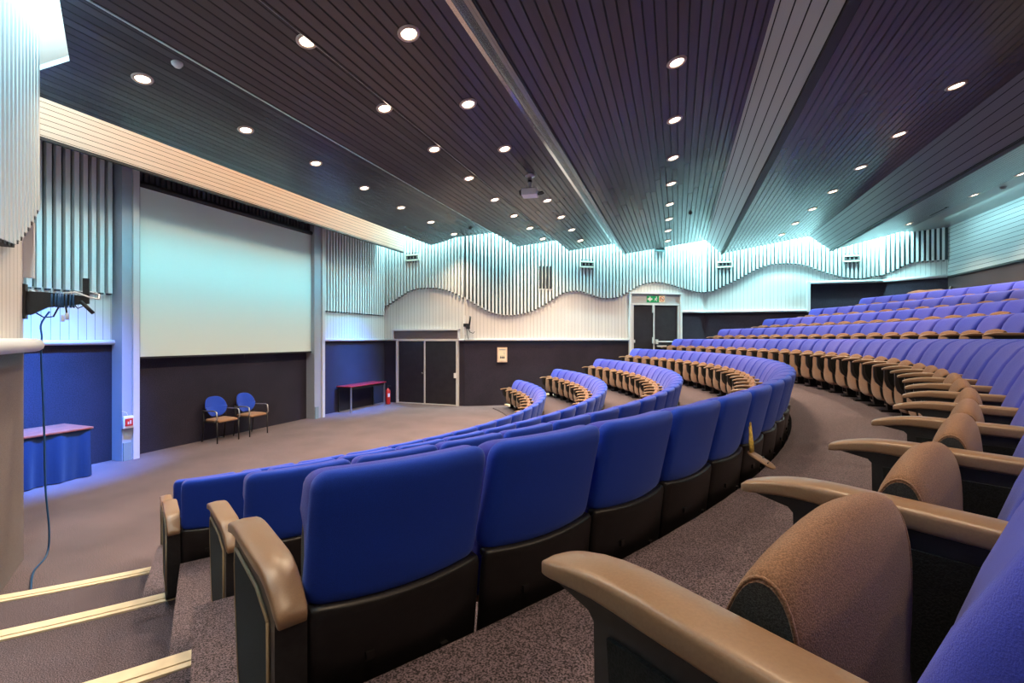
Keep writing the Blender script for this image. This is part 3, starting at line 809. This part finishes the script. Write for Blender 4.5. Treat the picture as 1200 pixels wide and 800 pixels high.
zt2 = on_line(767, 357, KF, FARPTS[2]).z; zh2 = on_line(767, 345, KF, FARPTS[2]).z
d2, L2, h2_ = door_unit('door_2', p_d2l, p_d2r, zd2, zt2, zh2-zt2, .46)
b = MB(); b.tube([(L2*.5, -.14, 1.08), (L2*.93, -.14, 1.08)], .022, 8); b.box((L2*.51, -.11, 1.08), (.07, .08, .16)); b.box((L2*.92, -.11, 1.08), (.07, .08, .14)); b.box((L2*.62, -.10, .93), (L2*.2, .06, .05)); b.build('push_bar', M['door_frame'], d2)
b = MB(); b.box((L2*.44, -.10, h2_-.15), (.06, .07, .26)); b.build('door_closer', M['door_frame'], d2)
b = MB(); b.box((.05, -.10, 1.1), (.05, .05, .1)); b.build('door_knob', M['door_frame'], d2)
b = MB(); b.box((L2*.44, -.10, 1.13), (.06, .07, .22)); b.build('lock_case', M['door_frame'], d2)
# three safety signs on the header
aD = math.atan2(p_d2r.y-p_d2l.y, p_d2r.x-p_d2l.x)
def sign(px, nm, label, base, draw):
    p = on_line(px, 350.5, KF, FARPTS[2]); n = Vector((math.sin(aD), -math.cos(aD), 0))
    t = thing('safety_sign', label, 'sign', p+n*.065, aD, 'signs over the exit door')
    MB().box((0, 0, 0), (.225, .014, .225)).build('sign_board', M[base], t)
    draw(t); return t
def dr_arrow(t):
    b = MB(); b.box((0, -.009, 0), (.16, .006, .045)); b.box((0, -.009, 0), (.045, .007, .16)); b.prism([(-.1, 0), (-.05, .05), (-.05, -.05)], -.012, -.006, 1); b.prism([(.1, 0), (.05, .05), (.05, -.05)], -.012, -.006, 1)
    b.build('white_cross', M['sign_white'], t)
def dr_man(t):
    b = MB(); T = Matrix.Rotation(PI/2, 4, 'X')
    b.add([(.02+.022*math.cos(a*PI/6), -.010, .065+.022*math.sin(a*PI/6)) for a in range(12)], [list(range(12))])
    b.prism([(.0, .04), (.03, .035), (.01, -.02), (-.02, -.015)], -.012, -.006, 1); b.prism([(-.01, -.01), (.015, -.02), (.045, -.06), (.03, -.085), (.01, -.05)], -.012, -.006, 1)
    b.prism([(-.02, -.01), (0, -.025), (-.03, -.055), (-.07, -.06), (-.07, -.045), (-.04, -.04)], -.012, -.006, 1); b.prism([(.01, .03), (.06, .01), (.065, -.005), (.02, .01)], -.012, -.006, 1); b.prism([(0, .035), (-.05, .01), (-.05, -.015), (-.035, -.01), (-.03, .005), (0, .02)], -.012, -.006, 1)
    b.build('running_figure', M['sign_white'], t)
def dr_no(t):
    b = MB(); n = 24
    vs = []; fs = []
    for k in range(n):
        c_, s_ = math.cos(2*PI*k/n), math.sin(2*PI*k/n); vs += [(.09*c_, -.010, .09*s_), (.068*c_, -.010, .068*s_)]
    for k in range(n): a = 2*k; c2 = 2*((k+1) % n); fs.append((a, c2, c2+1, a+1))
    b.add(vs, fs); b.box((0, -.010, 0), (.15, .004, .02), Matrix.Rotation(PI/4, 4, 'Y')); b.build('red_ban', M['sign_red'], t)
    b = MB(); b.box((0, -.0085, 0), (.09, .003, .018)); b.build('cigarette', M['dark'], t)
sign(760.5, 'arrow', 'green sign with a white arrow cross, leftmost of the three over the exit door', 'green', dr_arrow)
sign(767.5, 'man', 'green sign with a running figure, middle one over the exit door', 'green', dr_man)
sign(774.5, 'ban', 'cream sign with a red ban circle, rightmost of the three over the exit door', 'sign_cream', dr_no)

# ------------------------------------------------------------------ wall vents and fittings on the far wall
def wall_ang(px):
    for p, q in segs(FARPTS):
        if proj((q[0], q[1], H))[0] >= px: return p, q, math.atan2(q[1]-p[1], q[0]-p[0])
VL = ['cream slotted wall vent high above the double doors by the stage', 'cream slotted wall vent between the tall dark grille and the exit door', 'cream slotted wall vent high up right of the exit door', 'cream slotted wall vent at the rear above the stepped rail']
for (px, py), lab in zip(vent_spots, VL):
    p, q, a = wall_ang(px); c = on_line(px, py, p, q); n = Vector((math.sin(a), -math.cos(a), 0))
    c = c+n*.125
    c.z = H+(c.z-H)*.99
    t = thing('wall_vent', lab, 'vent', c, a, 'slotted wall vents')
    b = MB(); b.box((0, 0, .085), (.50, .05, .045)); b.box((0, 0, -.085), (.50, .05, .045)); b.box((-.24, 0, 0), (.03, .05, .2)); b.box((.24, 0, 0), (.03, .05, .2)); b.build('frame', M['cream'], t)
    b = MB(); b.box((0, .005, 0), (.46, .02, .13)); b.build('slot', M['dark'], t)
    b = MB()
    for k in range(4): b.box((-.18+.12*k, -.015, 0), (.018, .02, .07))
    b.build('louvre', M['metal'], t)
    b = MB()
    for k in range(5): b.box((-.2+.1*k, -.01, .145), (.03, .03, .03))
    for k in range(4): b.box((-.16+.105*k, -.01, -.15), (.025, .03, .05))
    b.build('clips', M['dark'], t)
p, q, a = wall_ang(770); c = on_line(770.5, 292.5, p, q); n = Vector((math.sin(a), -math.cos(a), 0))
t = thing('wall_vent', 'dark slotted vent tucked under the ceiling edge above the exit door', 'vent', c+n*.16, a)
b = MB(); b.box((0, 0, .07), (.38, .06, .05)); b.box((0, 0, -.07), (.38, .06, .05)); b.box((-.18, 0, 0), (.03, .06, .18)); b.box((.18, 0, 0), (.03, .06, .18)); b.build('frame', plain('vent_teal', (.08, .14, .14), .5), t)
MB().box((0, .01, 0), (.36, .02, .14)).build('slot', M['dark'], t)
p, q, a = wall_ang(638); c = on_line(638, 325.5, p, q); n = Vector((math.sin(a), -math.cos(a), 0))
t = thing('wall_grille', 'tall grille of four dark vertical slots between the wavy wall slats', 'vent', c+n*.105, a)
b = MB()
for k in range(4): b.box((-.177+.118*k, 0, 0), (.052, .03, .74))
b.build('slots', M['dark'], t)
MB().box((0, .004, -.39), (.48, .02, .02)).build('sill', M['white'], t)
# notice panel
p, q, a = wall_ang(588); c = on_line(588.4, 415.5, p, q); n = Vector((math.sin(a), -math.cos(a), 0))
t = thing('notice_panel', 'cream framed control notice hung on the dark wall right of the double doors', 'notice', c+n*.03, a)
MB().box((0, 0, 0), (.32, .04, .48)).build('frame', M['notice'], t)
MB().box((0, -.02, 0), (.25, .012, .40)).build('panel', M['sign_cream'], t)
b = MB()
for k in range(3): b.box((-.055+.055*k, -.028, -.09), (.035, .01, .05)); b.box((-.055+.055*k, -.028, -.045), (.014, .01, .03))
b.build('symbols', M['dark'], t)
b = MB(); b.box((0, -.027, .17), (.22, .008, .03)); b.box((.06, -.027, .07), (.05, .008, .015)); b.box((.07, -.027, .03), (.04, .008, .015)); b.build('caption_bars', M['metal'], t)
# bracket beside the doors
p, q, a = wall_ang(546); c = on_line(546.5, 381, p, q); n = Vector((math.sin(a), -math.cos(a), 0))
t = thing('wall_bracket', 'black wall bracket with loose cables beside the double doors', 'bracket', c+n*.1, a)
b = MB(); b.box((0, 0, 0), (.2, .1, .10)); b.box((.04, -.08, -.06), (.12, .12, .12)); b.tube([(.08, -.1, 0), (.11, -.12, .28)], .03, 8); b.build('arm', M['black'], t)
MB().box((-.06, 0, .0), (.055, .05, .62)).build('cable_duct', M['white'], t)
b = MB(); b.tube([(.05, -.1, -.1), (.10, -.1, -.22), (.2, -.1, -.26), (.25, -.1, -.2)], .012, 6); b.tube([(0, -.06, -.1), (.02, -.07, -.3), (.05, -.07, -.45)], .01, 6); b.build('cables', M['black'], t)

# ------------------------------------------------------------------ near-left bracket, cable, duct
T0 = kv+nn*.05
ang = math.atan2(nn.y, nn.x)
t = thing('monitor_arm', 'black monitor arm wrapped in cables sticking out from the left wall', 'bracket', (T0.x, T0.y, 2.52), ang)
b = MB(); b.prism([(-.05, .10), (.10, .10), (.42, .075), (.42, .0), (.12, -.05), (.0, -.13), (-.05, -.13)], -.022, .022, 1); b.build('arm', M['black'], t)
b = MB(); b.box((-.045, 0, 0), (.03, .10, .34)); b.build('wall_plate', M['black'], t)
b = MB(); b.box((.40, 0, .13), (.05, .05, .26)); b.build('mount_head', M['black'], t)
b = MB(); b.tube([(.36, -.03, .02), (.46, -.05, -.10)], .018, 8); b.build('handle', M['black'], t)
b = MB()
for k in range(9):
    x0 = .15+.018*k; b.tube([(x0+.012*math.sin(k), .035*math.cos(j*PI/5), .025+.07*math.sin(j*PI/5)) for j in range(11)], .009, 6)
b.build('cable_wrap', M['cable_blue'], t)
b = MB(); b.tube([(.22, .03, .1), (.32, -.05, .11), (.44, -.06, .06), (.50, -.04, .05), (.50, 0, .1), (.42, .03, .13), (.3, .03, .12)], .008, 6)
b.tube([(-.02, .05, .12), (.04, .04, .09), (.09, .04, .0), (.10, .04, -.06)], .010, 6); b.build('white_cable', M['white'], t)
b = MB(); b.tube([(.02, .05, -.10), (.08, .06, -.15), (.15, .05, -.14), (.19, .04, -.04), (.2, .03, .02)], .008, 6); b.tube([(.24, .03, 0), (.25, .04, -.12)], .008, 6); b.tube([(.30, .03, .0), (.33, .04, -.05), (.38, .04, -.02)], .006, 6); b.build('black_cable', M['black'], t)
b = MB(); b.tube([(.25, .04, -.10), (.25, .04, -.17)], .014, 8); b.tube([(.22, .04, -.12), (.22, .04, -.19)], .014, 8); b.build('plugs', M['white'], t)
c = kv+nn*.035-nd*.02
t = MB().box((0, 0, 0), (.07, .05, .55)).build('cable_duct', M['white'], None, (c.x, c.y, 3.03), ang)
tag(t, 'white vertical cable duct above the monitor arm on the left wall', 'cable duct')
b = MB(); b.tube([(c.x, c.y, 2.70), (c.x+.02, c.y, 2.62), (c.x+.015, c.y+.01, 2.60)], .011, 6)
rr = kv+nn*.125
pts = [T0+nn*.13+Vector((0, 0, 2.43)), T0+nn*.07+Vector((0, 0, 2.30)), rr+Vector((0, 0, RAIL+.05)), rr+nd*.03+Vector((0, 0, RAIL-.1)), rr+nd*.04+nn*.02+Vector((0, 0, 1.4)),
       rr+nd*.03+nn*.03+Vector((0, 0, .7)), rr+nd*.05+nn*.06+Vector((0, 0, .25)), rr+nd*.1+nn*.05+Vector((0, 0, .03)), rr+nd*.45+nn*.02+Vector((0, 0, .012)), rr+nd*1.0+nn*.1+Vector((0, 0, .012))]
def smooth_pts(P, n=6):
    out = []
    for i in range(len(P)-1):
        p0, p1, p2, p3 = P[max(i-1, 0)], P[i], P[i+1], P[min(i+2, len(P)-1)]
        for k in range(n):
            s_ = k/n; out.append(.5*((2*p1)+(p2-p0)*s_+(2*p0-5*p1+4*p2-p3)*s_*s_+(3*p1-p0-3*p2+p3)*s_**3))
    return out+[P[-1]]
tag(MB().tube(smooth_pts(pts), .008, 8).build('hanging_cable', M['cable_blue']), 'dark blue cable dangling from the monitor arm down to the carpet', 'cable')

# fire call point on the left column
c = on_x(143.5, 495, XS+.30)
t = thing('fire_call_point', 'small red and white alarm box on the left column', 'alarm', (XS+.33, pl0.y+.06, c.z))
MB().rbox((0, 0, 0), (.06, .16, .22), .012, None, 0, 2, (1, 1, 1)).build('back_box', M['white'], t)
MB().box((.034, 0, .0), (.016, .12, .13)).build('red_plate', M['red'], t)
b = MB(); b.box((.044, -.015, -.01), (.006, .02, .045)); b.box((.044, .02, .0), (.006, .02, .06)); b.build('white_mark', M['white'], t)
MB().tube([(0, 0, .11), (.0, -.02, .17), (-.02, -.08, .2)], .006, 6).build('wire', M['white'], t)

# ------------------------------------------------------------------ draped table
t = thing('draped_table', 'long table with brown top and dark blue draped skirt at the left wall', 'table', (-9.02, 3.55, 0))
MB().rbox((0, 0, .76), (.76, 1.84, .035), .01, None, 0, 2, (1, 1, 1)).build('table_top', M['wood'], t)
b = MB()
def skirt(x, y, dirx, diry, L, n=60):
    vs = []; fs = []
    for i in range(n+1):
        s_ = L*i/n
        for j, z in enumerate((.742, .55, .3, .012)):
            amp = (.004, .012, .02, .03)[j]
            o_ = amp*math.sin(s_*15+.6*math.sin(s_*4))+amp*.5*math.sin(s_*37+j*.4)
            vs.append((x+dirx*s_-diry*-1*o_*1, y+diry*s_-dirx*o_, z))
    for i in range(n):
        for j in range(3): a_ = 4*i+j; fs.append((a_, a_+1, a_+5, a_+4))
    b.add(vs, fs, 0, True)
skirt(.36, -.88, 0, 1, 1.76); skirt(-.36, .88, 1, 0, .72, 24); skirt(-.36, -.88, 1, 0, .72, 24)
b.build('skirt', M['drape'], t)
lg = [(sx*.31, sy*.82) for sx in (-1, 1) for sy in (-1, 1)]
for x, y in lg: MB().tube([(x, y, 0), (x, y, .745)], .02, 8).build('leg', M['black'], t)

# ------------------------------------------------------------------ two blue chairs
def visitor_chair(loc, rz, label):
    t = thing('visitor_chair', label, 'chair', loc, rz, 'blue chairs under the screen')     # faces local +x
    def sd(x, y, z): return (x, y, z-.02*(y/.22)**2*0+(.03*max(0, (x-.12)/.1)*-.3 if x > .12 else 0))
    MB().rbox((0, 0, .455), (.44, .44, .06), (.05, .05, .025), None, 0, 3, (3, 3, 1), sd).build('seat', M['chair_seat'], t)
    def bd_(x, y, z):
        k = 1-.32*max(0, (-z)/.21)**1.5
        return (x+.10*(y/.23)**2*.7-.10*(z/.21)*.5, y*k, z+(-.05*(y/.23)**2 if z > 0 else 0))
    MB().rbox((-.235, 0, .72), (.045, .47, .42), (.02, .14, .16), None, 0, 4, (1, 4, 4), bd_).build('backrest', M['chair_blue'], t)
    for s_ in (-1, 1):
        MB().tube([(.20, s_*.235, 0), (.19, s_*.235, .44)], .012, 8).build('leg', M['black'], t)
        MB().tube([(-.27, s_*.235, 0), (-.20, s_*.235, .44), (-.24, s_*.235, .66)], .012, 8).build('leg', M['black'], t)
        a_ = MB().tube([(.16, s_*.245, .44), (.21, s_*.245, .50), (.19, s_*.245, .645), (.12, s_*.245, .665), (-.15, s_*.245, .655), (-.24, s_*.235, .66)], .013, 8)
        a_.build('armrest', M['metal'], t)
    b = MB(); b.tube([(.19, -.235, .425), (.19, .235, .425)], .011, 8); b.tube([(-.2, -.235, .425), (-.2, .235, .425)], .011, 8); b.tube([(.19, -.235, .425), (-.2, -.235, .425)], .011, 8); b.tube([(.19, .235, .425), (-.2, .235, .425)], .011, 8)
    b.build('seat_frame', M['black'], t)
    return t
visitor_chair((-9.06, 6.93, 0), -.04, 'blue-backed chair with brown seat under the screen, left one of two')
visitor_chair((-9.02, 7.62, 0), .03, 'blue-backed chair with brown seat under the screen, right one of two')

# ------------------------------------------------------------------ red table, extinguisher, socket
t = thing('side_table', 'long red-topped table with thin black legs in the far stage corner', 'table', (-9.15, 11.62, 0))
MB().rbox((0, 0, .755), (.52, 1.72, .035), .008, None, 0, 2, (1, 1, 1)).build('table_top', M['red_top'], t)
MB().box((0, 0, .70), (.44, 1.6, .07)).build('apron', M['black'], t)
for x in (-.22, .22):
    for y in (-.80, .80): MB().box((x, y, .37), (.035, .035, .74)).build('leg', M['black'] if x < 0 else M['metal'], t)
ex = on_z(442, 474.5, 0)
t = thing('fire_extinguisher', 'red fire extinguisher standing by the red table', 'fire extinguisher', (-9.0, 12.72, 0))
MB().lathe([(.0001, 0), (.07, 0), (.078, .02), (.078, .42), (.06, .475), (.03, .50), (.025, .53)], 18).build('cylinder', M['red'], t)
b = MB(); b.tube([(0, 0, .52), (0, 0, .58)], .022, 10); b.box((.04, 0, .585), (.13, .025, .018)); b.box((.04, 0, .61), (.12, .025, .014)); b.build('valve', M['black'], t)
MB().tube([(-.02, 0, .55), (-.085, .01, .50), (-.092, .01, .3), (-.088, .01, .14)], .012, 8).build('hose', M['black'], t)
b = MB(); n_ = 10
b.add([(.0795*math.cos(-.6+.9*k/n_-.4), .0795*math.sin(-.6+.9*k/n_-.4), z) for k in range(n_+1) for z in (.24, .36)], [(2*k, 2*k+2, 2*k+3, 2*k+1) for k in range(n_)], 0, True); b.build('label_sticker', M['sign_white'], t)
t = thing('socket_box', 'small white socket box low on the wall beside the double doors', 'socket', (-8.88, 13.10, .07), 0)
MB().rbox((0, 0, 0), (.1, .06, .09), .01, None, 0, 2, (1, 1, 1)).build('box', M['white'], t)
b = MB(); b.box((-.02, -.032, 0), (.012, .006, .03)); b.box((.02, -.032, 0), (.012, .006, .03)); b.build('slots', M['dark'], t)

# ------------------------------------------------------------------ projector, detectors
p, sl_ = hit_ceiling(621, 205)
t = thing('ceiling_projector', 'white projector hanging from the dark slatted ceiling on a short pole', 'projector', p)
b = MB(); b.tube([(0, 0, 0.0), (0, 0, -.24)], .035, 12); b.lathe([(.09, -.0), (.09, -.03), (.04, -.05)], 16); b.build('pole', M['metal'], t)
MB().tube([(0, 0, -.10), (0, 0, -.14)], .042, 12).build('clamp', M['black'], t)
T = Matrix.Translation((0, 0, -.33)) @ Matrix.Rotation(math.radians(8), 4, 'Z') @ Matrix.Scale(.72, 4)
MB().rbox((0, 0, 0), (.40, .34, .17), .025, T, 0, 3, (2, 2, 1)).build('body', M['white'], t)
bb = MB(); bb.tube([T @ Vector((-.19, -.06, 0)), T @ Vector((-.25, -.06, 0))], .05, 14); bb.build('lens', M['black'], t)
bb = MB(); bb.tube([T @ Vector((.2, .05, .02)), T @ Vector((.30, .1, .05)), T @ Vector((.34, .02, -.02)), T @ Vector((.26, -.02, -.06)), T @ Vector((.2, 0, -.03))], .014, 6); bb.build('cable_loop', M['black'], t)
def detector(px, py, nm, lab, m, r=.055):
    p, sl_ = hit_ceiling(px, py)
    o = thing(nm, lab, 'detector', p, 0, None, (0, -sl_, 0))
    MB().lathe([(r, 0), (r, -.012), (r*.85, -.022)], 18).build('base', m, o)
    MB().lathe([(r*.85, -.022), (r*.6, -.045), (.0001, -.05)], 18).build('dome', m, o)
detector(207.5, 74, 'smoke_detector', 'small white smoke detector on the ceiling left of the first downlights', M['white'], .06)
detector(551, 267, 'ceiling_sensor', 'small black sensor on the ceiling near the far end of the shiny joint', M['black'], .05)
detector(809, 249, 'ceiling_sensor', 'small black sensor on the ceiling left of the light grey beam', M['black'], .05)
detector(1176, 219, 'ceiling_sensor', 'pale round sensor on the rear soffit between two downlights', M['soffit'], .06)
p, sl_ = hit_ceiling(1099, 247.5)
t = thing('ceiling_slot_vent', 'short black slot vent in the rear soffit', 'vent', p)
MB().box((0, 0, -.006), (.06, .75, .02)).build('slot', M['dark'], t); b = MB(); b.box((-.04, 0, -.008), (.02, .79, .022)); b.box((.04, 0, -.008), (.02, .79, .022)); b.build('frame', M['soffit'], t)

# ------------------------------------------------------------------ covered hump behind the last row, torn arm behind the fourth row
p = on_x(1070, 338, 6.9)
t = thing('covered_desk', 'low brown cloth-covered hump behind the rearmost seats', 'covered desk', (6.75, 16.3, zk(9)), .0)
def hump(x, y, z): return (x, y*(1-.25*max(0, z/.5)), z*(1-.35*(abs(y)/.75)**2)+.02*math.sin(y*9+x*5))
MB().rbox((0, 0, .5), (.9, 1.9, 1.0), (.15, .3, .25), None, 0, 4, (3, 8, 3), hump).build('cloth_cover', M['brown'], t)
MB().tube([(.05, -.98, 0), (.05, -.98, .85), (.12, -.9, .98), (.2, -.75, .96)], .035, 8).build('lamp_neck', M['black'], t)
c_ = at(R4+.06, 0, 0)
da4 = SP/R4; th = start[4]+5*da4
p = at(R4+.005, th, zk(5)+.16)
t = thing('torn_arm_pad', 'loose tan arm pad with torn yellow foam hanging behind the fourth row', 'broken arm pad', p, th-PI/2)
def tp(x, y, z): return (x, y, z)
b = MB(); Tm = Matrix.Rotation(math.radians(-28), 4, 'X')
b.rbox((0, .06, 0), (.10, .17, .022), (.045, .05, .01), Tm, 0, 4, (2, 2, 1)); b.build('pad', M['pad'], t)
b = MB()
for k in range(12):
    a_ = random.uniform(-.025, .025); b.tube([(a_, .0, .01), (a_+random.uniform(-.015, .015), -.005, .07), (a_*.6+random.uniform(-.01, .01), -.01, .14+random.uniform(0, .06))], [.008, .006, .002], 5)
b.build('foam', M['foam'], t)
b = MB(); b.box((-.02, .06, .014), (.03, .006, .004), Tm); b.box((.02, .1, .014), (.03, .006, .004), Tm); b.build('slits', M['dark'], t)

# ------------------------------------------------------------------ world, colour
w = bpy.data.worlds.new('world'); scene.world = w; w.use_nodes = True
w.node_tree.nodes['Background'].inputs[0].default_value = (.02, .025, .03, 1); w.node_tree.nodes['Background'].inputs[1].default_value = .2
scene.view_settings.view_transform = 'Standard'; scene.view_settings.look = 'None'
scene.view_settings.exposure = 0.0; scene.view_settings.gamma = 1
try: scene.view_settings.use_curve_mapping = False
except Exception: pass
scene.cycles.use_denoising = True
scene.cycles.max_bounces = 8; scene.cycles.diffuse_bounces = 5; scene.cycles.glossy_bounces = 3
scene.cycles.sample_clamp_indirect = 6
